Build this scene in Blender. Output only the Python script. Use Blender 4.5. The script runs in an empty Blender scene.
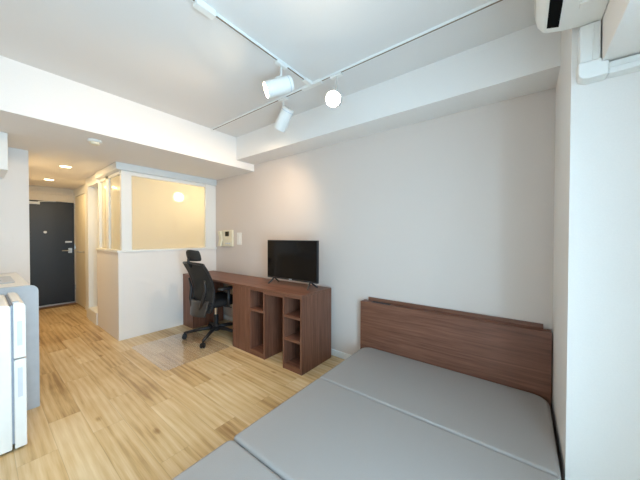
import bpy, bmesh, math, random
from mathutils import Vector, Matrix
random.seed(4)
R = math.radians
SC = bpy.context.scene
COL = SC.collection

# ---------------------------------------------------------------- camera
YAW, PITCH, ROLL = R(37.57), R(-0.77), R(0.12)
F = Vector((-math.sin(YAW), math.cos(YAW), 0)); RT = Vector((math.cos(YAW), math.sin(YAW), 0)); UP = Vector((0, 0, 1))
F, UP = F * math.cos(PITCH) + UP * math.sin(PITCH), UP * math.cos(PITCH) - F * math.sin(PITCH)
RT, UP = RT * math.cos(ROLL) + UP * math.sin(ROLL), UP * math.cos(ROLL) - RT * math.sin(ROLL)
cd = bpy.data.cameras.new('camera'); cam = bpy.data.objects.new('camera', cd); COL.objects.link(cam)
cd.sensor_width = 36; cd.lens = 36 * 263.76 / 640; cd.clip_start = .02
M4 = Matrix((RT, UP, -F)).transposed().to_4x4(); M4.translation = Vector((0, -2.267, 1.245))
cam.matrix_world = M4
SC.camera = cam

# ---------------------------------------------------------------- world, daylight, exposure
SC.view_settings.view_transform = 'Standard'; SC.view_settings.look = 'None'
SC.view_settings.gamma = 1; SC.view_settings.use_curve_mapping = False
SC.view_settings.exposure = 0.42
w = bpy.data.worlds.new('overcast_sky'); SC.world = w; w.use_nodes = True
bg = w.node_tree.nodes['Background']; bg.inputs[0].default_value = (.49, .755, 1, 1); bg.inputs[1].default_value = 14.0
SPOT_W, HALL_W, BATH_W = 37, 4.8, 3.4
WARM = (1, .74, .48); WARMER = (1, .74, .38); BATHC = (1, .85, .52)
# light portal in the window opening (guides sampling of the sky, gives no light itself)
pl = bpy.data.lights.new('window_portal', 'AREA'); pl.shape = 'RECTANGLE'; pl.size = 1.0; pl.size_y = 1.84
pl.cycles.is_portal = True
po = bpy.data.objects.new('window_portal', pl); COL.objects.link(po)
po.location = (.63, -2.09, 1.03); po.rotation_euler = (0, R(90), 0); po.rotation_euler = Vector((-1, 0, 0)).to_track_quat('-Z', 'Y').to_euler()
pl.size, pl.size_y = 1.0, 1.84

# ---------------------------------------------------------------- materials
def mat(name, col, rough=.5, metal=0, spec=.5, **kw):
    m = bpy.data.materials.new(name); m.use_nodes = True
    b = m.node_tree.nodes['Principled BSDF']
    b.inputs['Base Color'].default_value = (*col, 1); b.inputs['Roughness'].default_value = rough
    b.inputs['Metallic'].default_value = metal; b.inputs['Specular IOR Level'].default_value = spec
    for k, v in kw.items(): b.inputs[k.replace('_', ' ')].default_value = v
    return m
def s2l(r, g, b):
    f = lambda c: (c / 255 / 12.92) if c <= 10 else ((c / 255 + .055) / 1.055) ** 2.4
    return (f(r), f(g), f(b))
def nodes(m): return m.node_tree.nodes, m.node_tree.links, m.node_tree.nodes['Principled BSDF']
def speckle(m, scale, amt, bump=0, stretch=(1, 1, 1)):
    """subtle procedural variation of base colour and relief"""
    n, l, b = nodes(m)
    tc = n.new('ShaderNodeTexCoord'); mp = n.new('ShaderNodeMapping'); mp.inputs['Scale'].default_value = stretch
    nz = n.new('ShaderNodeTexNoise'); nz.inputs['Scale'].default_value = scale; nz.inputs['Detail'].default_value = 4
    l.new(tc.outputs['Object'], mp.inputs[0]); l.new(mp.outputs[0], nz.inputs['Vector'])
    c = b.inputs['Base Color'].default_value[:3]
    cr = n.new('ShaderNodeValToRGB')
    cr.color_ramp.elements[0].position = .3; cr.color_ramp.elements[1].position = .7
    cr.color_ramp.elements[0].color = (*[x * (1 - amt) for x in c], 1); cr.color_ramp.elements[1].color = (*[min(1, x * (1 + amt)) for x in c], 1)
    l.new(nz.outputs['Fac'], cr.inputs[0]); l.new(cr.outputs[0], b.inputs['Base Color'])
    if bump:
        bp = n.new('ShaderNodeBump'); bp.inputs['Strength'].default_value = bump; bp.inputs['Distance'].default_value = .002
        l.new(nz.outputs['Fac'], bp.inputs['Height']); l.new(bp.outputs[0], b.inputs['Normal'])
    return m
def emit(name, col, s):
    m = bpy.data.materials.new(name); m.use_nodes = True
    n = m.node_tree.nodes; n.clear(); e = n.new('ShaderNodeEmission'); o = n.new('ShaderNodeOutputMaterial')
    e.inputs[0].default_value = (*col, 1); e.inputs[1].default_value = s; m.node_tree.links.new(e.outputs[0], o.inputs[0]); return m

def walnut(name, axis, k=1.0):
    m = mat(name, s2l(112, 72, 56), .42, spec=.4)
    n, l, b = nodes(m)
    tc = n.new('ShaderNodeTexCoord'); mp = n.new('ShaderNodeMapping')
    sc = {'x': (1.6, 38, 38), 'y': (38, 1.6, 38), 'z': (38, 38, 1.6)}[axis]
    mp.inputs['Scale'].default_value = sc
    l.new(tc.outputs['Object'], mp.inputs[0])
    n1 = n.new('ShaderNodeTexNoise'); n1.inputs['Scale'].default_value = 1.3; n1.inputs['Detail'].default_value = 6; n1.inputs['Distortion'].default_value = .8
    n2 = n.new('ShaderNodeTexNoise'); n2.inputs['Scale'].default_value = 7; n2.inputs['Detail'].default_value = 3
    l.new(mp.outputs[0], n1.inputs['Vector']); l.new(mp.outputs[0], n2.inputs['Vector'])
    mx = n.new('ShaderNodeMath'); mx.operation = 'MULTIPLY_ADD'; mx.inputs[1].default_value = .35
    l.new(n2.outputs['Fac'], mx.inputs[0]); l.new(n1.outputs['Fac'], mx.inputs[2])
    cr = n.new('ShaderNodeValToRGB'); e = cr.color_ramp.elements
    c0, c1, c2 = [tuple(k * q for q in s2l(*c)) for c in ((92, 56, 42), (116, 75, 57), (136, 93, 73))]
    e[0].position = .42; e[0].color = (*c0, 1); e[1].position = .95; e[1].color = (*c2, 1)
    t = e.new(.66); t.color = (*c1, 1)
    l.new(mx.outputs[0], cr.inputs[0]); l.new(cr.outputs[0], b.inputs['Base Color'])
    bp = n.new('ShaderNodeBump'); bp.inputs['Strength'].default_value = .12; bp.inputs['Distance'].default_value = .001
    l.new(n2.outputs['Fac'], bp.inputs['Height']); l.new(bp.outputs[0], b.inputs['Normal'])
    return m

def oak_floor():
    m = mat('oak_floor', s2l(208, 172, 118), .38, spec=.45)
    n, l, b = nodes(m)
    tc = n.new('ShaderNodeTexCoord')
    mp = n.new('ShaderNodeMapping'); mp.inputs['Location'].default_value = (.3, .07, 0)
    l.new(tc.outputs['Object'], mp.inputs[0])
    def brick(c1, c2, mort, ms, w_, off, loc=None):
        br = n.new('ShaderNodeTexBrick'); br.offset = off; br.offset_frequency = 2
        br.inputs['Color1'].default_value = (*c1, 1); br.inputs['Color2'].default_value = (*c2, 1); br.inputs['Mortar'].default_value = (*mort, 1)
        br.inputs['Scale'].default_value = 1; br.inputs['Mortar Size'].default_value = ms; br.inputs['Mortar Smooth'].default_value = .4
        br.inputs['Brick Width'].default_value = w_; br.inputs['Row Height'].default_value = .16; br.inputs['Bias'].default_value = 0
        l.new(mp.outputs[0], br.inputs['Vector']); return br
    b1 = brick((0, 0, 0), (1, 1, 1), (.5, .5, .5), 0.0, .92, .37)
    b2 = brick((1, 1, 1), (1, 1, 1), (.25, .2, .15), .0016, .92, .37)
    # per-plank offset of the grain
    cb = n.new('ShaderNodeVectorMath'); cb.operation = 'MULTIPLY_ADD'
    cb.inputs[1].default_value = (13.1, 7.7, 3.3); l.new(b1.outputs['Color'], cb.inputs[0]); l.new(tc.outputs['Object'], cb.inputs[2])
    m2 = n.new('ShaderNodeMapping'); m2.inputs['Scale'].default_value = (1.1, 15, 1); l.new(cb.outputs[0], m2.inputs[0])
    g1 = n.new('ShaderNodeTexNoise'); g1.inputs['Scale'].default_value = 1.1; g1.inputs['Detail'].default_value = 5; g1.inputs['Distortion'].default_value = .35
    l.new(m2.outputs[0], g1.inputs['Vector'])
    m3 = n.new('ShaderNodeMapping'); m3.inputs['Scale'].default_value = (1.1, 1.6, 1); l.new(cb.outputs[0], m3.inputs[0])
    g2 = n.new('ShaderNodeTexNoise'); g2.inputs['Scale'].default_value = 2.2; g2.inputs['Detail'].default_value = 2; l.new(m3.outputs[0], g2.inputs['Vector'])
    m4 = n.new('ShaderNodeMapping'); m4.inputs['Scale'].default_value = (4, 90, 1); l.new(cb.outputs[0], m4.inputs[0])
    g3 = n.new('ShaderNodeTexNoise'); g3.inputs['Scale'].default_value = 1.5; g3.inputs['Detail'].default_value = 3; l.new(m4.outputs[0], g3.inputs['Vector'])
    ad = n.new('ShaderNodeMath'); ad.operation = 'MULTIPLY_ADD'; ad.inputs[1].default_value = .16; l.new(b1.outputs['Color'], ad.inputs[0])
    a0 = n.new('ShaderNodeMath'); a0.operation = 'MULTIPLY_ADD'; a0.inputs[1].default_value = .50; l.new(g1.outputs['Fac'], a0.inputs[0]); 
    a1 = n.new('ShaderNodeMath'); a1.operation = 'MULTIPLY_ADD'; a1.inputs[1].default_value = .34; l.new(g2.outputs['Fac'], a1.inputs[0])
    a2 = n.new('ShaderNodeMath'); a2.operation = 'MULTIPLY'; a2.inputs[1].default_value = .24; l.new(g3.outputs['Fac'], a2.inputs[0])
    wv = n.new('ShaderNodeTexWave'); wv.bands_direction = 'Y'; wv.inputs['Scale'].default_value = 5; wv.inputs['Distortion'].default_value = 7; wv.inputs['Detail'].default_value = 2; wv.inputs['Detail Scale'].default_value = .5
    m5 = n.new('ShaderNodeMapping'); m5.inputs['Scale'].default_value = (.35, 1.5, 1); l.new(cb.outputs[0], m5.inputs[0]); l.new(m5.outputs[0], wv.inputs['Vector'])
    aw = n.new('ShaderNodeMath'); aw.operation = 'MULTIPLY_ADD'; aw.inputs[1].default_value = .10; l.new(wv.outputs['Fac'], aw.inputs[0]); l.new(a2.outputs[0], aw.inputs[2])
    vk = n.new('ShaderNodeTexVoronoi'); vk.inputs['Scale'].default_value = 2.3
    m6 = n.new('ShaderNodeMapping'); m6.inputs['Scale'].default_value = (1, 2.2, 1); l.new(cb.outputs[0], m6.inputs[0]); l.new(m6.outputs[0], vk.inputs['Vector'])
    kr = n.new('ShaderNodeMapRange'); kr.inputs[1].default_value = .0; kr.inputs[2].default_value = .11; kr.inputs[3].default_value = -.28; kr.inputs[4].default_value = -.05; l.new(vk.outputs['Distance'], kr.inputs[0])
    ak = n.new('ShaderNodeMath'); ak.operation = 'ADD'; l.new(aw.outputs[0], ak.inputs[0]); l.new(kr.outputs[0], ak.inputs[1])
    l.new(ak.outputs[0], a1.inputs[2]); l.new(a1.outputs[0], a0.inputs[2]); l.new(a0.outputs[0], ad.inputs[2])
    cr = n.new('ShaderNodeValToRGB'); e = cr.color_ramp.elements
    e[0].position = .40; e[0].color = (*s2l(158, 122, 78), 1); e[1].position = .84; e[1].color = (*s2l(228, 207, 170), 1)
    t = e.new(.58); t.color = (*s2l(205, 174, 125), 1)
    l.new(ad.outputs[0], cr.inputs[0])
    mx = n.new('ShaderNodeMix'); mx.data_type = 'RGBA'; mx.blend_type = 'MULTIPLY'; mx.inputs[0].default_value = .3
    l.new(cr.outputs[0], mx.inputs[6]); l.new(b2.outputs['Color'], mx.inputs[7]); l.new(mx.outputs[2], b.inputs['Base Color'])
    bp = n.new('ShaderNodeBump'); bp.inputs['Strength'].default_value = .25; bp.inputs['Distance'].default_value = .0015
    l.new(b2.outputs['Color'], bp.inputs['Height']); l.new(bp.outputs[0], b.inputs['Normal'])
    rr = n.new('ShaderNodeMapRange'); rr.inputs[3].default_value = .30; rr.inputs[4].default_value = .46; l.new(g2.outputs['Fac'], rr.inputs[0]); l.new(rr.outputs[0], b.inputs['Roughness'])
    return m

def thin_glass(name, tint, haze, gloss, rough):
    """thin pane: clear part + scattering part + mirror part"""
    m = bpy.data.materials.new(name); m.use_nodes = True
    n, l = m.node_tree.nodes, m.node_tree.links; n.clear()
    tr = n.new('ShaderNodeBsdfTransparent'); tr.inputs[0].default_value = (*tint, 1)
    tl = n.new('ShaderNodeBsdfTranslucent'); tl.inputs[0].default_value = (*tint, 1)
    df = n.new('ShaderNodeBsdfDiffuse'); df.inputs[0].default_value = (*tint, 1)
    gl = n.new('ShaderNodeBsdfGlossy'); gl.inputs['Roughness'].default_value = rough; gl.inputs[0].default_value = (1, 1, 1, 1)
    m0 = n.new('ShaderNodeMixShader'); m0.inputs[0].default_value = .35; l.new(tl.outputs[0], m0.inputs[1]); l.new(df.outputs[0], m0.inputs[2])
    m1 = n.new('ShaderNodeMixShader'); m1.inputs[0].default_value = haze; l.new(tr.outputs[0], m1.inputs[1]); l.new(m0.outputs[0], m1.inputs[2])
    lw0 = n.new('ShaderNodeLayerWeight'); lw0.inputs[0].default_value = .5
    lw = n.new('ShaderNodeMath'); lw.operation = 'POWER'; lw.inputs[1].default_value = 3.5; l.new(lw0.outputs['Facing'], lw.inputs[0])
    ml = n.new('ShaderNodeMath'); ml.operation = 'MULTIPLY'; ml.inputs[1].default_value = gloss; l.new(lw.outputs[0], ml.inputs[0])
    m2 = n.new('ShaderNodeMixShader'); l.new(ml.outputs[0], m2.inputs[0]); l.new(m1.outputs[0], m2.inputs[1]); l.new(gl.outputs[0], m2.inputs[2])
    o = n.new('ShaderNodeOutputMaterial'); l.new(m2.outputs[0], o.inputs[0]); return m

WALL = speckle(mat('white_wallpaper', s2l(239, 233, 227), .85, spec=.2), 180, .012, .15)
CEIL = speckle(mat('white_ceiling_paper', s2l(231, 226, 221), .9, spec=.15), 180, .012, .15)
ACCENT = speckle(mat('greige_wallpaper', s2l(218, 205, 195), .85, spec=.2), 160, .015, .15)
TRIM = speckle(mat('white_trim', s2l(238, 237, 233), .45), 30, .008)
FLOOR = oak_floor()
WX, WY, WZ = walnut('walnut_along', 'x'), walnut('walnut_across', 'y'), walnut('walnut_upright', 'z')
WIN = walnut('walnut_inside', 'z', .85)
GREY_FAB = speckle(mat('grey_vinyl', s2l(159, 151, 145), .6, spec=.35), 240, .03, .12)
GREY_PIPE = speckle(mat('grey_welt', s2l(122, 123, 126), .65), 200, .03)
BLACK = speckle(mat('black_plastic', (.012, .012, .014), .4), 60, .1)
MESHFAB = speckle(mat('black_mesh_fabric', (.030, .028, .026), .75, spec=.3), 500, .3, .3)
SEATFAB = speckle(mat('black_seat_fabric', (.016, .016, .018), .85, spec=.2), 400, .25, .3)
GREYPLAS = speckle(mat('dark_grey_plastic', (.038, .036, .035), .35), 40, .08)
CHROME = speckle(mat('chrome', (.75, .75, .75), .15, 1), 30, .03)
STEEL = speckle(mat('brushed_steel', (.55, .54, .52), .32, 1), 40, .06, 0, (1, 1, 12))
SCREEN = speckle(mat('black_screen_glass', (.003, .003, .0035), .10, spec=.25), 10, .05)
WPLAS = speckle(mat('white_plastic', s2l(240, 236, 229), .35), 40, .008)
CREAM = speckle(mat('cream_plastic', s2l(232, 222, 196), .4), 40, .02)
GREYP = speckle(mat('light_grey_plastic', s2l(196, 200, 206), .4), 40, .01)
DKGAP = speckle(mat('dark_gasket', (.05, .05, .055), .7), 40, .1)
GASKET = speckle(mat('grey_gasket', s2l(160, 162, 170), .7), 40, .05)
DOORM = speckle(mat('charcoal_door', s2l(26, 28, 32), .38, spec=.5), 25, .05)
BEIGE = speckle(mat('beige_door_frame', s2l(206, 196, 180), .5), 30, .02)
DOORW = speckle(mat('pale_wood_door', s2l(232, 222, 200), .45), 3, .04, 0, (20, 20, 1))
PANELG = speckle(mat('grey_melamine', s2l(178, 182, 186), .5), 14, .05)
WHITECT = speckle(mat('white_worktop', s2l(235, 231, 224), .3), 60, .02)
BROWNF = speckle(mat('brown_entry_floor', s2l(120, 86, 54), .5), 30, .08)
FROST = thin_glass('frosted_glass', s2l(250, 246, 236), .62, .5, .12)
CLEAR = thin_glass('clear_glass', (.96, .98, .98), .0, .8, .02)
MAT_PL = thin_glass('clear_chair_mat_plastic', (.98, .98, .98), .07, 1.0, .12)
LAMP = emit('lit_bulb', (1, .86, .62), 40)
LAMPH = emit('lit_downlight', (1, .82, .52), 12)
LAMPB = emit('lit_globe', (1, .82, .48), 14)
INNER = speckle(mat('cream_washroom_wall', s2l(240, 232, 214), .7), 40, .01)

# ---------------------------------------------------------------- mesh helpers
class MB:
    def __init__(s): s.bm = bmesh.new()
    def box(s, a, b, rot=None, about=None):
        c = [(x + y) / 2 for x, y in zip(a, b)]; d = [abs(y - x) for x, y in zip(a, b)]
        r = bmesh.ops.create_cube(s.bm, size=1)
        for v in r['verts']:
            v.co = Vector((v.co.x * d[0] + c[0], v.co.y * d[1] + c[1], v.co.z * d[2] + c[2]))
        if rot is not None:
            p = Vector(about or c)
            for v in r['verts']: v.co = rot @ (v.co - p) + p
        return s
    def tube(s, pts, rad, seg=12, cap=True):
        """round bar swept along points; rad a number or one per point"""
        pts = [Vector(p) for p in pts]; rad = rad if isinstance(rad, (list, tuple)) else [rad] * len(pts)
        rings = []; prev = None
        for i, p in enumerate(pts):
            t = (pts[min(i + 1, len(pts) - 1)] - pts[max(i - 1, 0)]).normalized()
            if prev is None:
                x = t.orthogonal().normalized()
            else:
                x = (prev - t * prev.dot(t)).normalized()
            prev = x; y = t.cross(x)
            rings.append([s.bm.verts.new(p + (x * math.cos(2 * math.pi * k / seg) + y * math.sin(2 * math.pi * k / seg)) * rad[i]) for k in range(seg)])
        for a, b in zip(rings, rings[1:]):
            for k in range(seg): s.bm.faces.new((a[k], a[(k + 1) % seg], b[(k + 1) % seg], b[k]))
        if cap: s.bm.faces.new(rings[0][::-1]); s.bm.faces.new(rings[-1])
        return s
    def lathe(s, axis_pt, axis, prof, seg=24, cap=(True, True)):
        """prof: list of (distance along axis, radius)"""
        a = Vector(axis).normalized(); x = a.orthogonal().normalized(); y = a.cross(x); p = Vector(axis_pt)
        rings = [[s.bm.verts.new(p + a * h + (x * math.cos(2 * math.pi * k / seg) + y * math.sin(2 * math.pi * k / seg)) * r) for k in range(seg)] for h, r in prof]
        for q, b in zip(rings, rings[1:]):
            for k in range(seg): s.bm.faces.new((q[k], q[(k + 1) % seg], b[(k + 1) % seg], b[k]))
        if cap[0]: s.bm.faces.new(rings[0][::-1])
        if cap[1]: s.bm.faces.new(rings[-1])
        return s
    def prism(s, poly, ax, lo, hi):
        """polygon in the two axes other than ax, extruded along ax from lo to hi"""
        def P(q, h):
            return {'x': (h, q[0], q[1]), 'y': (q[0], h, q[1]), 'z': (q[0], q[1], h)}[ax]
        a = [s.bm.verts.new(P(q, lo)) for q in poly]; b = [s.bm.verts.new(P(q, hi)) for q in poly]
        k = len(poly)
        for i in range(k): s.bm.faces.new((a[i], a[(i + 1) % k], b[(i + 1) % k], b[i]))
        s.bm.faces.new(a[::-1]); s.bm.faces.new(b); return s
    def slab(s, fn, nu, nv, th):
        """closed shell on a parametric surface fn(u,v), u and v in 0..1, thickness th(u,v) or number"""
        g = {}
        for i in range(nu + 1):
            for j in range(nv + 1):
                u, v = i / nu, j / nv; e = 1e-3
                p = Vector(fn(u, v)); n = (Vector(fn(u + e, v)) - Vector(fn(u - e, v))).cross(Vector(fn(u, v + e)) - Vector(fn(u, v - e))).normalized()
                t = th(u, v) if callable(th) else th
                g[i, j, 0] = s.bm.verts.new(p + n * t / 2); g[i, j, 1] = s.bm.verts.new(p - n * t / 2)
        for i in range(nu):
            for j in range(nv):
                s.bm.faces.new((g[i, j, 0], g[i + 1, j, 0], g[i + 1, j + 1, 0], g[i, j + 1, 0]))
                s.bm.faces.new((g[i, j + 1, 1], g[i + 1, j + 1, 1], g[i + 1, j, 1], g[i, j, 1]))
        for i in range(nu):
            s.bm.faces.new((g[i, 0, 1], g[i + 1, 0, 1], g[i + 1, 0, 0], g[i, 0, 0])); s.bm.faces.new((g[i, nv, 0], g[i + 1, nv, 0], g[i + 1, nv, 1], g[i, nv, 1]))
        for j in range(nv):
            s.bm.faces.new((g[0, j, 0], g[0, j + 1, 0], g[0, j + 1, 1], g[0, j, 1])); s.bm.faces.new((g[nu, j, 1], g[nu, j + 1, 1], g[nu, j + 1, 0], g[nu, j, 0]))
        return s
    def obj(s, name, m, parent=None, bevel=0, seg=2, smooth=False, sub=0, origin=None, label=None):
        bmesh.ops.recalc_face_normals(s.bm, faces=s.bm.faces)
        if parent is not None: o0 = Vector(parent.get('_o', (0, 0, 0)))
        else: o0 = Vector(origin or (0, 0, 0))
        for v in s.bm.verts: v.co -= o0
        me = bpy.data.meshes.new(name); s.bm.to_mesh(me); s.bm.free(); me.materials.append(m)
        ob = bpy.data.objects.new(name, me); COL.objects.link(ob)
        if smooth:
            for p in me.polygons: p.use_smooth = True
        if bevel:
            md = ob.modifiers.new('bevel', 'BEVEL'); md.width = bevel; md.segments = seg; md.limit_method = 'ANGLE'; md.angle_limit = R(35)
        if sub:
            md = ob.modifiers.new('sub', 'SUBSURF'); md.levels = sub; md.render_levels = sub
        ob['_o'] = tuple(o0)
        if parent is not None: ob.parent = parent
        else: ob.location = o0
        if label: ob['label'] = label
        return ob
def thing(name, label, cat, loc, group=None):
    o = bpy.data.objects.new(name, None); COL.objects.link(o); o.empty_display_size = .1
    o.location = loc; o['label'] = label; o['category'] = cat; o['_o'] = tuple(loc)
    if group: o['group'] = group
    return o
def tag(o, label, cat, group=None):
    o['label'] = label; o['category'] = cat
    if group: o['group'] = group
    return o
def struct(o, label, cat): o['kind'] = 'structure'; return tag(o, label, cat)
def box(a, b): return MB().box(a, b)
def rrect(x0, x1, y0, y1, r, n=5, corners=(1, 1, 1, 1)):
    out = []
    for (cx, cy, a0, on) in ((x1 - r, y1 - r, 0, corners[0]), (x0 + r, y1 - r, 90, corners[1]), (x0 + r, y0 + r, 180, corners[2]), (x1 - r, y0 + r, 270, corners[3])):
        if on:
            for k in range(n + 1):
                a = R(a0 + 90 * k / n); out.append((cx + r * math.cos(a), cy + r * math.sin(a)))
        else: out.append((x1 if a0 in (0, 270) else x0, y1 if a0 in (0, 90) else y0))
    return out

# ================================================================= THE ROOM
ZC, ZD, XC = 2.484, 2.112, -2.859           # ceiling, lowered ceiling, its front face
YL, XW, XD = -2.68, .55, -6.684             # kitchen wall, window wall, entrance wall
XP, YP = -3.783, -1.253                     # partition front and hall faces
PX, PY = .157, -.71                         # pillar
struct(box((XD - .2, YL - .1, -.1), (XW + .2, .12, 0)).obj('floor', FLOOR), 'light oak plank floor running from the room into the hall', 'floor')
struct(box((XC, YL - .1, ZC), (XW + .2, .12, ZC + .1)).obj('ceiling', CEIL), 'white main ceiling carrying the lighting rails', 'ceiling')
struct(box((XD - .2, YL - .1, ZD), (XC, .12, ZC + .1)).obj('ceiling', WALL), 'lowered white ceiling over the hall and kitchenette with its upright front face', 'ceiling')
struct(box((XP - .01, 0, 0), (XW + .2, .12, ZC + .05)).obj('wall_back', ACCENT), 'pale grey-beige wall behind the desk and the bed', 'wall')
struct(box((XC - .0, -.273, 2.202), (XW, 0, ZC)).obj('trim_1', WALL), 'white boxed beam along the top of the grey-beige wall', 'beam')
struct(box((PX, PY, 0), (XW + .1, 0, ZC)).obj('wall_pillar', WALL), 'white wall pillar beside the head of the bed', 'wall')
# window wall with its opening
wb = MB()
wb.box((XW, PY, 0), (XW + .12, -1.58, ZC)).box((XW, -2.6, 0), (XW + .12, YL - .1, ZC)).box((XW, -2.6, 1.955), (XW + .12, -1.58, ZC)).box((XW, -2.6, 0), (XW + .12, -1.58, .1))
struct(wb.obj('wall_right', WALL), 'white wall with the window opening', 'wall')
win = thing('window_1', 'sliding window lighting the room from the right', 'window', (XW + .06, -2.09, .1)); win['kind'] = 'structure'
fr = MB()
for a, b in (((-2.6, .1), (-2.56, 1.955)), ((-1.62, .1), (-1.58, 1.955)), ((-2.56, .1), (-1.62, .14)), ((-2.56, 1.915), (-1.62, 1.955)), ((-2.11, .14), (-2.07, 1.915))):
    fr.box((XW + .03, a[0], a[1]), (XW + .09, b[0], b[1]))
fr.obj('window_frame', GREYP, win, .003)
box((XW + .057, -2.56, .14), (XW + .063, -1.62, 1.915)).obj('pane', CLEAR, win)
struct(box((.240, YL, 1.935), (XW, PY - .006, ZC)).obj('trim_2', WALL, bevel=.002), 'white boxed soffit above the window carrying the air conditioner', 'soffit')
struct(box((XD - .2, YL - .1, 0), (XW + .2, YL, ZC)).obj('wall_left', WALL), 'white wall behind the kitchenette', 'wall')
struct(box((XD, YL, 0), (-4.0, -1.94, ZD)).obj('wall_end', WALL, bevel=.002), 'white wall end beside the kitchenette with switches', 'wall')
struct(box((XD - .12, YL, 0), (XD, 0.1, ZD + .1)).obj('wall_far', BEIGE), 'wall around the dark entrance door', 'wall')
# hall side: closet front, washroom recess, partition
YH = -1.155
hb = MB(); hb.box((XD, YH, 0), (-6.60, YH + .08, ZD)).box((-6.60, YH, 1.97), (-5.86, YH + .08, ZD)).box((-5.86, YH, 0), (-5.30, YH + .08, ZD))
struct(hb.obj('wall_hall', TRIM), 'white wall on the right of the hall around the closet door', 'wall')
struct(box((XD, YH + .5, 0), (-5.3, YH + .56, ZD)).obj('wall_closet', INNER), 'wall inside the closet', 'wall')
rc = MB(); rc.box((-5.30, YP, 0), (-5.16, YH + .08, ZD)).box((-5.16, YP + .14, 0), (-4.69, YP + .18, ZD)).box((-5.16, YP, 1.98), (-4.69, YP + .14, ZD))
struct(rc.obj('wall_recess', TRIM), 'white recess in the hall between closet door and low partition', 'wall')
struct(box((-5.16, YP - .012, 0), (-4.69, YP + .14, .17)).obj('trim_3', TRIM, bevel=.004), 'raised white step in the hall recess', 'step')
pw = MB(); pw.box((XP - .08, YP, 0), (XP, 0, 1.05)).box((-4.69, YP, 0), (XP - .08, YP + .08, 1.05))
struct(pw.obj('wall_partition', WALL), 'low white partition wall behind the office chair', 'wall')
sl = MB(); sl.box((XP - .1, YP - .015, 1.05), (XP + .015, 0, 1.075)).box((-4.69, YP - .015, 1.05), (XP - .1, YP + .1, 1.075))
struct(sl.obj('trim_4', TRIM, bevel=.003), 'white sill along the top of the low partition', 'sill')
fs = MB(); fs.box((XP - .09, YP - .02, 2.03), (XP + .02, 0, ZD)).box((-4.69, YP - .02, 2.03), (XP - .09, YP + .09, ZD))
struct(fs.obj('trim_5', TRIM, bevel=.003), 'white head board over the partition windows', 'trim')
ps = MB()
ps.box((XP - .06, YP + .035, 1.075), (XP - .005, YP + .14, 2.03)); ps.box((XP - .06, -.165, 1.075), (XP - .005, 0, 2.03))
ps.box((XP - .06, YP + .14, 1.985), (XP - .012, -.165, 2.03))
ps.box((-4.38, YP + .03, 1.075), (-4.27, YP + .08, 2.03)); ps.box((-4.69, YP + .02, 1.075), (-4.66, YP + .08, 2.03)); ps.box((-4.66, YP + .03, 1.99), (XP - .06, YP + .07, 2.03))
struct(ps.obj('trim_6', TRIM, bevel=.002), 'white posts framing the partition windows', 'trim')
struct(box((XP - .04, YP + .14, 1.075), (XP - .034, -.165, 1.985)).obj('window_2', FROST), 'wide frosted pane of the partition facing the room', 'window')
struct(box((-4.27, YP + .05, 1.075), (XP - .06, YP + .056, 1.99)).obj('window_3', FROST), 'side pane of the partition nearest its corner', 'window')
struct(box((-4.66, YP + .05, 1.075), (-4.38, YP + .056, 1.99)).obj('window_4', FROST), 'narrow side pane of the partition deeper in the hall', 'window')
wr = MB(); wr.box((-5.3, YP + .18, 0), (-5.25, 0, ZD)).box((-5.25, -.02, 0), (XP - .08, 0.1, ZD)).box((-5.25, YP + .18, 0), (-4.69, YP + .2, ZD))
struct(wr.obj('wall_washroom', INNER), 'cream wall of the lit space behind the partition windows', 'wall')
# baseboards
bb = MB(); bb.box((XP, -.012, 0), (PX, 0, .065))
struct(bb.obj('baseboard_back', TRIM, bevel=.003), 'white baseboard along the grey-beige wall', 'baseboard')
bl = MB(); bl.box((-5.86, YH - .01, 0), (-5.30, YH, .06))
struct(bl.obj('baseboard_hall', TRIM, bevel=.003), 'white baseboard beside the closet door', 'baseboard')
# entrance door
ed = thing('door_1', 'dark charcoal entrance door at the end of the hall', 'door', (XD, -1.57, 0)); ed['kind'] = 'structure'
f = MB(); f.box((XD, -1.94, 1.985), (XD + .035, YH, 2.03)).box((XD, -1.94, 1.865), (XD + .02, YH, 1.985))
f.obj('door_frame', BEIGE, ed, .003)
box((XD, -1.938, .02), (XD + .015, YH - .002, 1.862)).obj('door_leaf', DOORM, ed, .002)
box((XD, -1.938, .0), (XD + .06, YH, .022)).obj('threshold', STEEL, ed, .002)
c = MB(); c.box((XD + .015, -1.86, 1.79), (XD + .06, -1.60, 1.835)); c.tube([(XD + .05, -1.62, 1.84), (XD + .10, -1.52, 1.85), (XD + .03, -1.40, 1.86)], .008, 8)
c.obj('door_closer', GREYP, ed, .004)
MB().lathe((XD + .013, -1.535, 1.31), (1, 0, 0), [(0, .022), (.008, .022), (.011, .012)], 16).obj('peephole', STEEL, ed, smooth=False)
h = MB(); h.box((XD + .014, -1.24, .93), (XD + .024, -1.19, 1.02)); h.tube([(XD + .02, -1.215, .975), (XD + .06, -1.215, .975), (XD + .062, -1.33, .975)], .010, 10)
h.obj('door_handle', STEEL, ed, .002)
for z in (1.12,):
    k = MB().box((XD + .014, -1.28, z), (XD + .03, -1.19, z + .03)); k.lathe((XD + .03, -1.22, z + .015), (1, 0, 0), [(0, .012), (.012, .010)], 12); k.obj('lock', STEEL, ed, .002)
struct(box((XD + .06, -1.94, 0), (-6.42, YH, .004)).obj('floor', BROWNF), 'brown entrance strip of floor in front of the dark door', 'floor')
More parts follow.
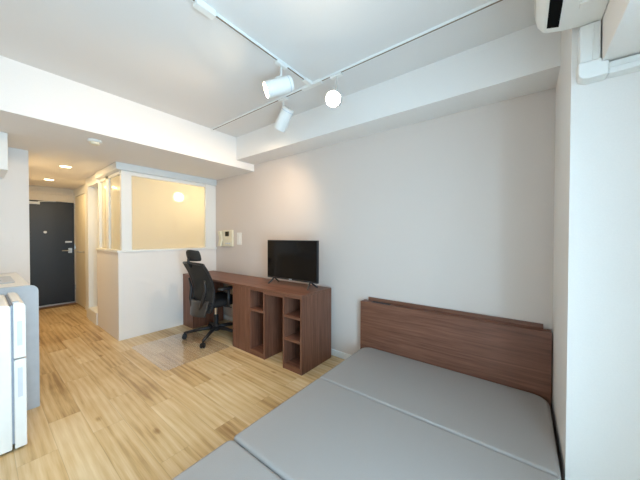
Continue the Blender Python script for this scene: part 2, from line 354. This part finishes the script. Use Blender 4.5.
# closet door
cdoor = thing('door_2', 'pale wood-grain closet door on the right of the hall', 'door', (-6.23, YH, 0)); cdoor['kind'] = 'structure'
box((-6.595, YH + .003, .01), (-5.865, YH + .04, 1.96)).obj('door_leaf', DOORW, cdoor, .002)
h = MB(); h.lathe((-5.95, YH + .005, .97), (0, -1, 0), [(0, .024), (.008, .024), (.01, .011), (.06, .010)], 16); h.tube([(-5.95, YH - .055, .97), (-6.10, YH - .06, .97)], .009, 10)
h.obj('door_handle', STEEL, cdoor)
hg = MB()
for z in (.25, 1.0, 1.75): hg.lathe((-6.598, YH - .004, z), (0, 0, 1), [(0, .008), (.09, .008)], 10)
hg.obj('hinges', STEEL, cdoor)

# ================================================================= BED
bed = thing('bed', 'low double bed with walnut headboard and grey three-section mattress', 'bed', (-.5, -1.1, 0))
hbz = .645
hbm = MB()
hbm.box((-1.197, -.09, 0), (.150, -.068, hbz)).box((-1.197, -.068, 0), (-1.175, -.006, hbz)).box((.128, -.068, 0), (.150, -.006, hbz)).box((-1.175, -.068, hbz - .022), (.128, -.022, hbz))
hd = hbm.obj('headboard', WX, bed, .002)
box((-1.150, -.022, 0), (.112, -.006, hbz + .030)).obj('back_ledge', WX, hd, .0015)
box((-1.09, -.066, hbz - .001), (-.92, -.034, hbz + .003)).obj('socket_slot', DKGAP, hd, .001)
fm = MB(); fm.box((-1.14, -2.19, .06), (-1.115, -.09, .13)).box((.095, -2.19, .06), (.12, -.09, .13)).box((-1.115, -2.19, .06), (.095, -2.165, .13)).box((-1.115, -2.165, .095), (.095, -.09, .115))
fm.obj('bed_frame', WX, bed, .002)
for x in (-1.10, .07):
    for y in (-.25, -1.2, -2.1):
        box((x - .025, y - .025, 0), (x + .025, y + .025, .06)).obj('leg', BLACK, bed, .003)
def mattress(y0, y1, r0, r1):
    """one upholstered section; r0/r1 corner radii at its two ends"""
    mb = MB(); x0, x1, z0, z1 = -1.146, .138, .132, .246
    nx, ny = 44, 26
    def fn(u, v):
        x = x0 + (x1 - x0) * u; y = y0 + (y1 - y0) * v
        return x, y
    bm = mb.bm
    # plan outline with rounded corners, pillowed edge rings
    def outline(ins):
        out = []
        for cx, cy, a0, r in ((x1, y1, 0, r1), (x0, y1, 90, r1), (x0, y0, 180, r0), (x1, y0, 270, r0)):
            sx = -1 if cx == x1 else 1; sy = -1 if cy == y1 else 1
            for k in range(7):
                a = R(a0 + 90 * k / 6); rr = max(r - ins, .002)
                out.append((cx + sx * r + (r - ins if r > ins else .002) * math.cos(a) - (0 if r > ins else sx * (ins - r) * -1), cy + sy * r + (r - ins if r > ins else .002) * math.sin(a) - (0 if r > ins else sy * (ins - r) * -1)))
        return out
    rings = []
    for z, ins in ((z0, .012), (z0 + .012, .0), (z1 - .016, 0), (z1 - .007, .004), (z1 - .002, .011), (z1, .022)):
        rings.append([bm.verts.new((p[0], p[1], z)) for p in outline(ins)])
    for a, b in zip(rings, rings[1:]):
        k = len(a)
        for i in range(k): bm.faces.new((a[i], a[(i + 1) % k], b[(i + 1) % k], b[i]))
    bm.faces.new(rings[0][::-1]); bm.faces.new(rings[-1])
    return mb
for y0, y1, r0, r1 in ((-.790, -.100, .015, .085), (-1.497, -.791, .02, .015), (-2.185, -1.502, .055, .035)):
    ms = mattress(y0, y1, r0, r1).obj('mattress_section', GREY_FAB, bed, smooth=True)
    bpy.context.view_layer.update()
    md = ms.modifiers.new('ws', 'WEIGHTED_NORMAL') 

# ================================================================= DESK
ZK = .719; DY = -.514; DB = -.055
desk = thing('desk', 'long walnut desk under the intercom with the office chair pushed in', 'desk', (-3.04, -.27, 0))
box((-3.772, DY, ZK - .025), (-2.306, DB, ZK)).obj('desktop', WX, desk, .0015)
box((-3.772, DY + .002, 0), (-3.50, DY + .022, ZK - .025)).obj('front_panel', WZ, desk, .001)
box((-3.772, DY + .022, 0), (-3.752, DB, ZK - .025)).obj('side_panel', WZ, desk, .001)
box((-3.52, DY + .022, 0), (-3.50, DB, ZK - .025)).obj('side_panel', WZ, desk, .001)
box((-2.594, DY + .002, 0), (-2.306, DY + .022, ZK - .025)).obj('front_panel', WZ, desk, .001)
box((-2.594, DY + .022, 0), (-2.574, DB, ZK - .025)).obj('side_panel', WZ, desk, .001)
box((-2.326, DY + .022, 0), (-2.306, DB, ZK - .025)).obj('side_panel', WZ, desk, .001)
box((-3.50, -.060, ZK - .15), (-2.594, -.042, ZK - .025)).obj('apron', WX, desk, .001)

# ================================================================= OPEN SHELF UNIT
sh = thing('shelf_unit', 'walnut open shelf unit with two cubby columns below the television', 'shelf', (-1.93, -.27, 0))
box((-2.302, DY, ZK - .02), (-1.553, DB, ZK)).obj('top_board', WX, sh, .0015)
def column(x0, x1, shelves):
    t = .019; zt = ZK - .02
    for xa, xb in ((x0, x0 + t), (x1 - t, x1)): box((xa, DY + .001, 0), (xb, DB, zt)).obj('side_panel', WZ, sh, .001)
    box((x0 + t, DY + .003, 0), (x1 - t, DB, .05)).obj('plinth', WX, sh, .001)
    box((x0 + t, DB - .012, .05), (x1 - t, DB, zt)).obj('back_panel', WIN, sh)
    for z in shelves: box((x0 + t, DY + .003, z - .012), (x1 - t, DB - .012, z + .012)).obj('shelf', WX, sh, .001)
    box((x0 + t, DY + .003, zt - .02), (x1 - t, DY + .022, zt)).obj('rail', WX, sh, .001)
column(-2.302, -2.053, (.475,))
column(-1.792, -1.553, (.285, .50))
box((-2.053, DY + .003, ZK - .055), (-1.792, DY + .022, ZK - .02)).obj('rail', WX, sh, .001)

# ================================================================= TELEVISION
tv = thing('television', 'flat black television on slim feet on the walnut shelf unit', 'television', (-1.94, -.27, ZK))
ty = -.265; tx0, tx1, tz0, tz1 = -2.290, -1.573, .785, 1.205
b = MB(); b.box((tx0, ty, tz0), (tx1, ty + .028, tz1)); b.box((tx0 + .12, ty + .028, tz0 + .03), (tx1 - .12, ty + .06, tz0 + .25)); b.obj('housing', BLACK, tv, .003)
box((tx0 + .008, ty - .0015, tz0 + .018), (tx1 - .008, ty + .001, tz1 - .008)).obj('screen', SCREEN, tv)
box((-1.952, ty - .002, tz0 + .004), (-1.912, ty, tz0 + .013)).obj('maker_badge', GREYP, tv)
for x, s in ((tx0 + .10, -1), (tx1 - .10, 1)):
    q = MB()
    for dy in (-.07, .09):
        q.tube([(x, ty + .014, tz0 + .012), (x + s * .008, ty + .014 + dy * .35, tz0 - .018), (x + s * .022, ty + .014 + dy, ZK + .008)], [.010, .009, .0075], 8)
    q.obj('foot', BLACK, tv)

# ================================================================= OFFICE CHAIR
CX, CY = -3.02, -.46
ch = thing('office_chair', 'black high-back mesh office chair with headrest at the desk', 'chair', (CX, CY, 0))
def P(x, y, z): return (CX + x, CY + y, z)
cast = []
mb = MB(); mb.lathe(P(0, 0, .075), (0, 0, 1), [(0, .03), (.0, .045), (.06, .045), (.075, .036)], 20); base = mb.obj('base_hub', BLACK, ch, .002)
for k in range(5):
    a = R(234 + 72 * k); dx, dy = math.cos(a), math.sin(a)
    MB().tube([P(dx * .03, dy * .03, .112), P(dx * .16, dy * .16, .103), P(dx * .35, dy * .35, .075)], [.026, .021, .016], 12).obj('base_leg', BLACK, ch, smooth=True)
    cx, cy = dx * .357, dy * .357
    g = MB(); g.tube([P(cx, cy, .085), P(cx, cy, .035)], .008, 8)
    tx, ty2 = -dy, dx
    g.tube([P(cx - tx * .004, cy - ty2 * .004, .043), P(cx + tx * .004, cy + ty2 * .004, .043)], .024, 12)
    cs = g.obj('caster', BLACK, ch)
    for s in (-1, 1):
        MB().lathe(P(cx + tx * .008 * s, cy + ty2 * .008 * s, .027), (tx * s, ty2 * s, 0), [(0, .024), (.002, .027), (.014, .027), (.017, .022)], 18).obj('wheel', BLACK, cs)
gl = MB(); gl.lathe(P(0, 0, .15), (0, 0, 1), [(0, .028), (.12, .028)], 18); gl.obj('gas_sleeve', BLACK, ch)
MB().lathe(P(0, 0, .27), (0, 0, 1), [(0, .016), (.115, .016)], 16).obj('gas_piston', CHROME, ch, smooth=False)
g = MB(); g.box(P(-.09, -.13, .378), P(.09, .10, .400)); g.tube([P(.08, .02, .395), P(.27, .04, .39)], .006, 8); g.obj('tilt_mechanism', BLACK, ch, .008)
def seat(u, v):
    x = (u - .5) * .50 * (1 - .10 * (2 * abs(v - .5)) ** 3); y = -.20 + .47 * v
    return P(x, y, .445 + .012 * (2 * u - 1) ** 2 - .035 * max(0, v - .75) ** 2 * 12)
MB().slab(seat, 16, 16, lambda u, v: -.0 + .035 + .07 * (1 - (2 * u - 1) ** 6) * (1 - (2 * v - 1) ** 6)).obj('seat', SEATFAB, ch, smooth=True)
# backrest: S-shaped in side view, slightly hollow across
def prof(v):   # (y, z) from the bottom (0) to the top (1)
    K = ((0, -.225, .37), (.18, -.205, .48), (.40, -.195, .62), (.62, -.225, .73), (.82, -.275, .84), (1, -.325, .925))
    for a, b in zip(K, K[1:]):
        if v <= b[0] or b[0] == 1:
            t = (v - a[0]) / (b[0] - a[0]); s = t
            return a[1] + (b[1] - a[1]) * s, a[2] + (b[2] - a[2]) * s
def back(u, v):
    y, z = prof(v); wd = .40 + .075 * math.sin(math.pi * min(1, .25 + v * .55)) - .03 * (1 - v)
    q = 2 * u - 1
    return P(q * wd / 2, y + .040 * q * q * 1.0, z + .012 * (1 - q * q) * (v > .9))
bk = MB().slab(back, 14, 22, .014).obj('backrest', MESHFAB, ch, smooth=True)
fr = MB()
for s in (0, 1):
    fr.tube([Vector(back(s, k / 20)) + Vector((0, -.004, 0)) for k in range(21)], .014, 10)
for v_ in (0, 1):
    fr.tube([Vector(back(k / 14, v_)) + Vector((0, -.004, 0)) for k in range(15)], .013, 10)
fr.obj('back_frame', BLACK, bk, smooth=True)
# rear spine: two bowed struts and the lumbar carrier
sp = MB()
for s in (-1, 1):
    sp.tube([P(s * .05, -.12, .40), P(s * .10, -.255, .42), P(s * .14, -.25, .50), P(s * .165, -.225, .62), P(s * .175, -.25, .74)], [.02, .022, .02, .016, .012], 10)
sp.obj('back_support', BLACK, ch, smooth=True)
def lum(u, v):
    q = 2 * u - 1
    return P(q * .20 * (.8 + .2 * v), -.285 + .055 * q * q + .03 * v, 
             .315 + .18 * v)
MB().slab(lum, 12, 6, .026).obj('lumbar_shell', GREYPLAS, ch, .004, smooth=True)
# headrest on its stalk
MB().tube([P(0, -.31, .885), P(0, -.345, .94), P(0, -.335, 1.0)], .016, 10).obj('headrest_stalk', BLACK, ch, smooth=True)
def head(u, v):
    q = 2 * u - 1; t = 2 * v - 1
    wd = .135 * (1 - .12 * abs(t) ** 3)
    return P(q * wd, -.315 + .045 * q * q - .015 * t, 1.02 + .066 * t * (1 - .15 * q * q))
MB().slab(head, 14, 10, lambda u, v: .012 + .04 * (1 - (2 * u - 1) ** 4) * (1 - (2 * v - 1) ** 4)).obj('headrest', MESHFAB, ch, smooth=True)
for s in (-1, 1):
    ar = MB(); ar.tube([P(s * .20, 0, .41), P(s * .275, -.01, .42), P(s * .285, -.01, .50), P(s * .285, -.01, .625)], [.018, .02, .02, .017], 10)
    ao = ar.obj('armrest', BLACK, ch, smooth=True)
    MB().prism(rrect(CX + s * .285 - .042, CX + s * .285 + .042, CY - .14, CY + .12, .035), 'z', .622, .648).obj('arm_pad', BLACK, ao, .006)

# clear mat under the chair
cm = MB().prism(rrect(-3.46, -2.60, -1.23, -.54, .03), 'z', .0005, .0025).obj('chair_mat', MAT_PL)
tag(cm, 'thin clear plastic chair mat on the oak floor below the office chair', 'chair mat')

# ================================================================= INTERCOM AND SWITCHES
ic = thing('intercom', 'cream wall intercom with handset and small dark screen above the desk', 'intercom', (-3.5, 0, 1.2))
box((-3.555, -.030, 1.095), (-3.315, 0, 1.335)).obj('base_unit', CREAM, ic, .008)
box((-3.49, -.0325, 1.245), (-3.395, -.029, 1.315)).obj('screen', SCREEN, ic, .001)
box((-3.565, -.022, 1.10), (-3.548, 0, 1.325)).obj('handset_gap', DKGAP, ic)
MB().slab(lambda u, v: (-3.592 + .036 * (u - .5) * 2, -.045 + .012 * math.cos((v - .5) * 6.28), 1.095 + .225 * v), 6, 14, .028).obj('handset', CREAM, ic, .004, smooth=True)
k = MB()
for i in range(3): k.box((-3.48 + .045 * i, -.034, 1.13), (-3.455 + .045 * i, -.029, 1.15))
k.obj('buttons', GREYP, ic, .001)
box((-3.66, -.015, 1.09), (-3.56, 0, 1.325)).obj('cradle', CREAM, ic, .005)
swp = thing('wall_switch', 'white upright switch plate to the right of the intercom', 'switch', (-3.185, 0, 1.2))
box((-3.235, -.008, 1.125), (-3.130, 0, 1.295)).obj('plate', WPLAS, swp, .004)
box((-3.205, -.013, 1.15), (-3.160, -.007, 1.27)).obj('rocker', WPLAS, swp, .003)
sw2 = thing('wall_switch', 'white square bank of switches on the wall end above the worktop', 'switch', (-4.0, -2.09, 1.2))
box((-4.0, -2.14, 1.14), (-3.9955, -2.045, 1.265)).obj('plate', WALL, sw2, .003)
for z in (1.155, 1.19, 1.225): box((-3.996, -2.125, z), (-3.993, -2.06, z + .028)).obj('rocker', WALL, sw2, .001)

# ================================================================= LIGHTING RAILS
RX, RY = -1.367, -.6
rail = thing('lighting_rail', 'white lighting rail in a T across the ceiling', 'lighting rail', (RX, RY, ZC))
def rail_bar(a, b, name='rail'):
    ax = 'x' if abs(a[0] - b[0]) > abs(a[1] - b[1]) else 'y'
    wd, hh, sw, sd = .0105, .015, .0065, .009
    q = [(-wd, ZC), (-wd, ZC - hh), (-sw, ZC - hh), (-sw, ZC - hh + sd), (sw, ZC - hh + sd), (sw, ZC - hh), (wd, ZC - hh), (wd, ZC)]
    if ax == 'x': mb = MB().prism([(a[1] + y, z) for y, z in q], 'x', a[0], b[0])
    else: mb = MB().prism([(a[0] + y, z) for y, z in q], 'y', a[1], b[1])
    o = mb.obj(name, TRIM, rail)
    c = MB()
    if ax == 'x': c.box((a[0], a[1] - sw, ZC - hh + .0015), (b[0], a[1] + sw, ZC - hh + sd))
    else: c.box((a[0] - sw, a[1], ZC - hh + .0015), (a[0] + sw, b[1], ZC - hh + sd))
    c.obj('slot', SLOT, o)
SLOT = speckle(mat('bronze_rail_slot', s2l(138, 116, 94), .6), 40, .05)
rail_bar((XC + .002, RY), (RX - .10, RY)); rail_bar((RX + .10, RY), (.20, RY))
rail_bar((RX, -1.46), (RX, RY - .10)); rail_bar((RX, -2.4), (RX, -1.56))
j = MB(); j.box((RX - .10, RY - .019, ZC - .024), (RX + .10, RY + .019, ZC)).box((RX - .019, RY - .10, ZC - .024), (RX + .019, RY - .019, ZC))
j.obj('joiner', WPLAS, rail, .002)
box((RX - .022, -1.565, ZC - .034), (RX + .022, -1.455, ZC)).obj('feed_box', WPLAS, rail, .003)
box((XC + .001, RY - .019, ZC - .023), (XC + .02, RY + .019, ZC)).obj('end_cap', WPLAS, rail, .002)

def spotlight(mx, my, pivot, a, label, watts, beam=None):
    a = Vector(a).normalized(); p = Vector(pivot); L, r = .195, .054
    s = thing('spotlight', label, 'spotlight', (mx, my, ZC - .021), 'white spotlights on the ceiling rail')
    alongx = abs(my - RY) < .01
    box((mx - (.05 if alongx else .016), my - (.016 if alongx else .05), ZC - .036), (mx + (.05 if alongx else .016), my + (.016 if alongx else .05), ZC - .0212)).obj('adapter', WPLAS, s, .003)
    side = a.cross(Vector((0, 0, 1))).normalized(); upv = side.cross(a).normalized()
    top = p + upv * (r + .004)
    MB().tube([(mx, my, ZC - .03), (mx, my, top.z + .02), top, p + upv * (r - .006)], .008, 10).obj('stem', WPLAS, s, smooth=True)
    body = MB()
    b0 = p - a * L * .5
    body.lathe(b0, a, [(0, .001), (0, r - .006), (.006, r), (L, r), (L, r - .003), (L - .03, r - .004), (L - .03, .001)], 32, (False, False))
    bo = body.obj('lamp_body', WPLAS, s, smooth=False)
    for f_ in bo.data.polygons: f_.use_smooth = len(f_.vertices) == 4 and f_.area > 0
    bo.modifiers.new('e', 'EDGE_SPLIT').split_angle = R(40)
    rg = MB().lathe(b0 + a * .022, a, [(0, r + .0008), (.004, r + .0008)], 32, (False, False)); rg.obj('seam_ring', GREYP, bo)
    MB().lathe(b0 + a * (L - .028), a, [(0, r - .006), (.012, r - .010), (.018, r * .5), (.020, .002)], 24).obj('bulb', LAMP, bo, smooth=True)
    ld = bpy.data.lights.new('spotlight_beam', 'SPOT'); ld.energy = watts; ld.color = WARM; ld.spot_size = R(138); ld.spot_blend = .8; ld.shadow_soft_size = .035
    lo = bpy.data.objects.new('spotlight_beam', ld); COL.objects.link(lo)
    lo.parent = s; lo.location = b0 + a * (L + .006) - Vector(s['_o']); lo.rotation_euler = Vector(beam or a).to_track_quat('-Z', 'Y').to_euler()
spotlight(RX, -.945, (-1.380, -.955, 2.305), (-.55, -.72, -.38), 'lit white spotlight hanging from the rail stem of the T, glowing end towards the left', SPOT_W * .95, (-.72, -.28, -.62))
spotlight(-1.696, RY, (-1.705, -.585, 2.295), (-.64, .06, -.74), 'white spotlight tilted down towards the grey-beige wall, hanging left of the rail joint', SPOT_W * .6)
spotlight(-1.129, RY, (-1.105, -.66, 2.25), (.42, -.78, -.42), 'lit white spotlight right of the rail joint, glaring straight into the room', SPOT_W * .3)

# ================================================================= HALL CEILING
for i, (x, lb) in enumerate(((-4.537, 'round lit downlight in the hall ceiling nearer the room'), (-5.785, 'round lit downlight in the hall ceiling nearer the dark door'))):
    d = thing('downlight', lb, 'downlight', (x, -1.585, ZD), 'round downlights in the hall ceiling')
    MB().lathe((x, -1.585, ZD), (0, 0, -1), [(0, .062), (.004, .062), (.005, .054), (.001, .052)], 28, (False, False)).obj('trim_ring', WPLAS, d)
    MB().lathe((x, -1.585, ZD - .0005), (0, 0, -1), [(0, .052), (.002, .052)], 28).obj('diffuser', LAMPH, d)
    ld = bpy.data.lights.new('downlight_beam', 'AREA'); ld.shape = 'DISK'; ld.size = .10; ld.energy = HALL_W; ld.color = WARMER
    lo = bpy.data.objects.new('downlight_beam', ld); COL.objects.link(lo); lo.parent = d; lo.location = (0, 0, -.006)
sd = thing('smoke_detector', 'small white smoke detector on the lowered ceiling near its front edge', 'smoke detector', (-3.09, -1.606, ZD))
MB().lathe((-3.09, -1.606, ZD), (0, 0, -1), [(0, .052), (.012, .052), (.018, .046)], 24).obj('base', WPLAS, sd)
MB().lathe((-3.09, -1.606, ZD - .018), (0, 0, -1), [(0, .036), (.016, .034), (.022, .022)], 24).obj('sensor_cap', CREAM, sd)
gb = thing('globe_lamp', 'glowing warm globe lamp behind the wide frosted pane', 'lamp', (-4.36, -.02, 1.86))
MB().lathe((-4.36, -.02, 1.86), (0, -1, 0), [(0, .05), (.03, .05), (.035, .02), (.22, .02)], 20).obj('wall_mount', WPLAS, gb)
gm = MB(); bmesh.ops.create_uvsphere(gm.bm, u_segments=20, v_segments=12, radius=.075, matrix=Matrix.Translation((-4.36, -.30, 1.87))); gm.obj('globe', LAMPB, gb, smooth=True)
ld = bpy.data.lights.new('globe_light', 'POINT'); ld.energy = BATH_W; ld.color = BATHC; ld.shadow_soft_size = .07
lo = bpy.data.objects.new('globe_light', ld); COL.objects.link(lo); lo.parent = gb; lo.location = Vector((-4.36, -.45, 1.80)) - Vector(gb['_o'])

# ================================================================= AIR CONDITIONER AND DUCT
OUTLET = speckle(mat('black_outlet', (.003, .003, .003), .9, spec=.1), 20, .1)
ac = thing('air_conditioner', 'white wall air conditioner with black outlet slot mounted on the soffit', 'air conditioner', (.240, -1.15, 2.1))
sec = [(.2395, 2.385), (.08, 2.385), (.045, 2.37), (.033, 2.34), (.034, 2.20), (.042, 2.165), (.062, 2.135), (.075, 2.130), (.118, 2.118), (.2395, 2.100)]
MB().prism(sec, 'y', -1.54, -.745).obj('casing', WPLAS, ac, .006, 3)
MB().prism([(.072, 2.1335), (.110, 2.1225), (.109, 2.1175), (.071, 2.1285)], 'y', -1.50, -.785).obj('outlet_slot', OUTLET, ac)
MB().prism([(.0325, 2.215), (.0325, 2.33), (.030, 2.33), (.030, 2.215)], 'y', -1.535, -.75).obj('front_panel', WPLAS, ac, .001)
box((.16, -.90, 2.105), (.185, -.87, 2.1125)).obj('louvre_clip', WPLAS, ac, .001)
du = thing('pipe_cover', 'white pipe cover running down from the air conditioner and along the pillar', 'pipe cover', (.21, PY, 1.95))
box((.176, PY - .055, 1.945), (.236, PY, 2.10)).obj('upright_cover', TRIM, du, .005)
box((.2125, PY - .058, 1.95), (.2165, PY - .054, 2.095)).obj('cover_ridge', TRIM, du, .001)
el = MB(); el.prism([(.171, 1.95), (.171, 1.91)] + [(.171 + .03 - .03 * math.cos(R(a)), 1.91 - .03 * math.sin(R(a))) for a in (30, 60, 90)] + [(.258, 1.880), (.258, 1.932), (.239, 1.934), (.239, 1.95)], 'y', PY - .062, PY)
el.obj('elbow_cover', TRIM, du, .005)
box((.258, PY - .052, 1.882), (XW, PY, 1.928)).obj('level_cover', TRIM, du, .005)
box((.258, PY - .056, 1.903), (XW, PY - .05, 1.909)).obj('cover_ridge', TRIM, du, .001)

# ================================================================= KITCHENETTE
kt = thing('kitchen_unit', 'white kitchenette worktop with grey end panel behind the fridge', 'kitchen unit', (-3.4, -2.35, 0))
MB().prism(rrect(-2.66, -1.998, 0, .892, .045, corners=(1, 0, 0, 0)), 'x', -2.805, -2.787).obj('end_panel', PANELG, kt, .002)
box((-3.995, YL + .005, .845), (-2.806, -2.03, .88)).obj('worktop', WHITECT, kt, .003)
box((-3.995, YL + .005, .08), (-2.806, -2.06, .845)).obj('cabinet_body', WPLAS, kt)
for x0, x1 in ((-3.99, -3.60), (-3.595, -3.205), (-3.20, -2.81)):
    dr = box((x0, -2.06, .09), (x1, -2.042, .84)).obj('cabinet_door', WPLAS, kt, .002)
    box((x1 - .14, -2.042, .79), (x1 - .03, -2.028, .80)).obj('door_pull', STEEL, dr, .002)
hb_ = thing('hob', 'small grey hob set into the white kitchenette worktop', 'hob', (-3.36, -2.2, .88))
MB().prism(rrect(-3.62, -3.12, -2.42, -2.09, .03), 'z', .8805, .888).obj('hob_plate', GREYP, hb_, .002)
for x in (-3.49, -3.25):
    q = MB()
    for r_ in (.07, .045): q.tube([(x + r_ * math.cos(R(15 * k)), -2.24 + r_ * math.sin(R(15 * k)), .896) for k in range(25)], .006, 8)
    for k in range(4): q.tube([(x + .02 * math.cos(R(90 * k)), -2.24 + .02 * math.sin(R(90 * k)), .898), (x + .085 * math.cos(R(90 * k)), -2.24 + .085 * math.sin(R(90 * k)), .894)], .005, 6)
    q.obj('burner_grate', STEEL, hb_)
uc = thing('range_hood', 'white box range hood below the lowered ceiling at the left edge', 'range hood', (-3.7, -2.4, 1.8))
box((-3.99, YL + .003, 1.80), (-3.451, -2.102, ZD - .002)).obj('hood_case', WPLAS, uc, .003)
MB().lathe((-3.62, -2.26, 1.80), (0, 0, -1), [(0, .11), (.03, .10), (.045, .07)], 24).obj('fan_filter', GREYPLAS, uc)
# fridge
GRIP = speckle(mat('pale_grip_plastic', s2l(214, 214, 216), .45), 40, .01)
fg = thing('refrigerator', 'small white two-door refrigerator beside the kitchenette', 'refrigerator', (-2.54, -2.38, 0))
MB().prism(rrect(-2.61, -2.157, .012, .850, .02, corners=(1, 1, 0, 0)), 'x', -2.775, -2.312).obj('cabinet', WPLAS, fg, .006, 3)
box((-2.765, -2.158, .04), (-2.322, -2.147, .845)).obj('gasket', GASKET, fg)
ZS = .532
def fdoor(z0, z1, top):
    pf = rrect(-2.148, -2.100, z0, z1, .028 if top else .006, corners=(1, 0, 0, 0) if top else (1, 0, 0, 1))
    d = MB().prism(pf, 'x', -2.778, -2.309).obj('upper_door' if top else 'lower_door', WPLAS, fg, .004, 3)
    return d
ud = fdoor(ZS + .004, .858, True); ld_ = fdoor(.014, ZS - .004, False)
box((-2.3095, -2.134, .61), (-2.307, -2.115, .75)).obj('grip_recess', GRIP, ud, .001)
box((-2.3095, -2.134, .31), (-2.307, -2.115, .48)).obj('grip_recess', GRIP, ld_, .001)
box((-2.36, -2.150, .850), (-2.33, -2.125, .863)).obj('hinge_cap', GREYP, fg, .002)
for x in (-2.73, -2.35):
    for y in (-2.17, -2.57): MB().lathe((x, y, 0), (0, 0, 1), [(0, .018), (.013, .018)], 12).obj('foot', BLACK, fg)
ch.location.z += .003
fg.location.y += .003
for o in bpy.data.objects:
    if '_o' in o: del o['_o']
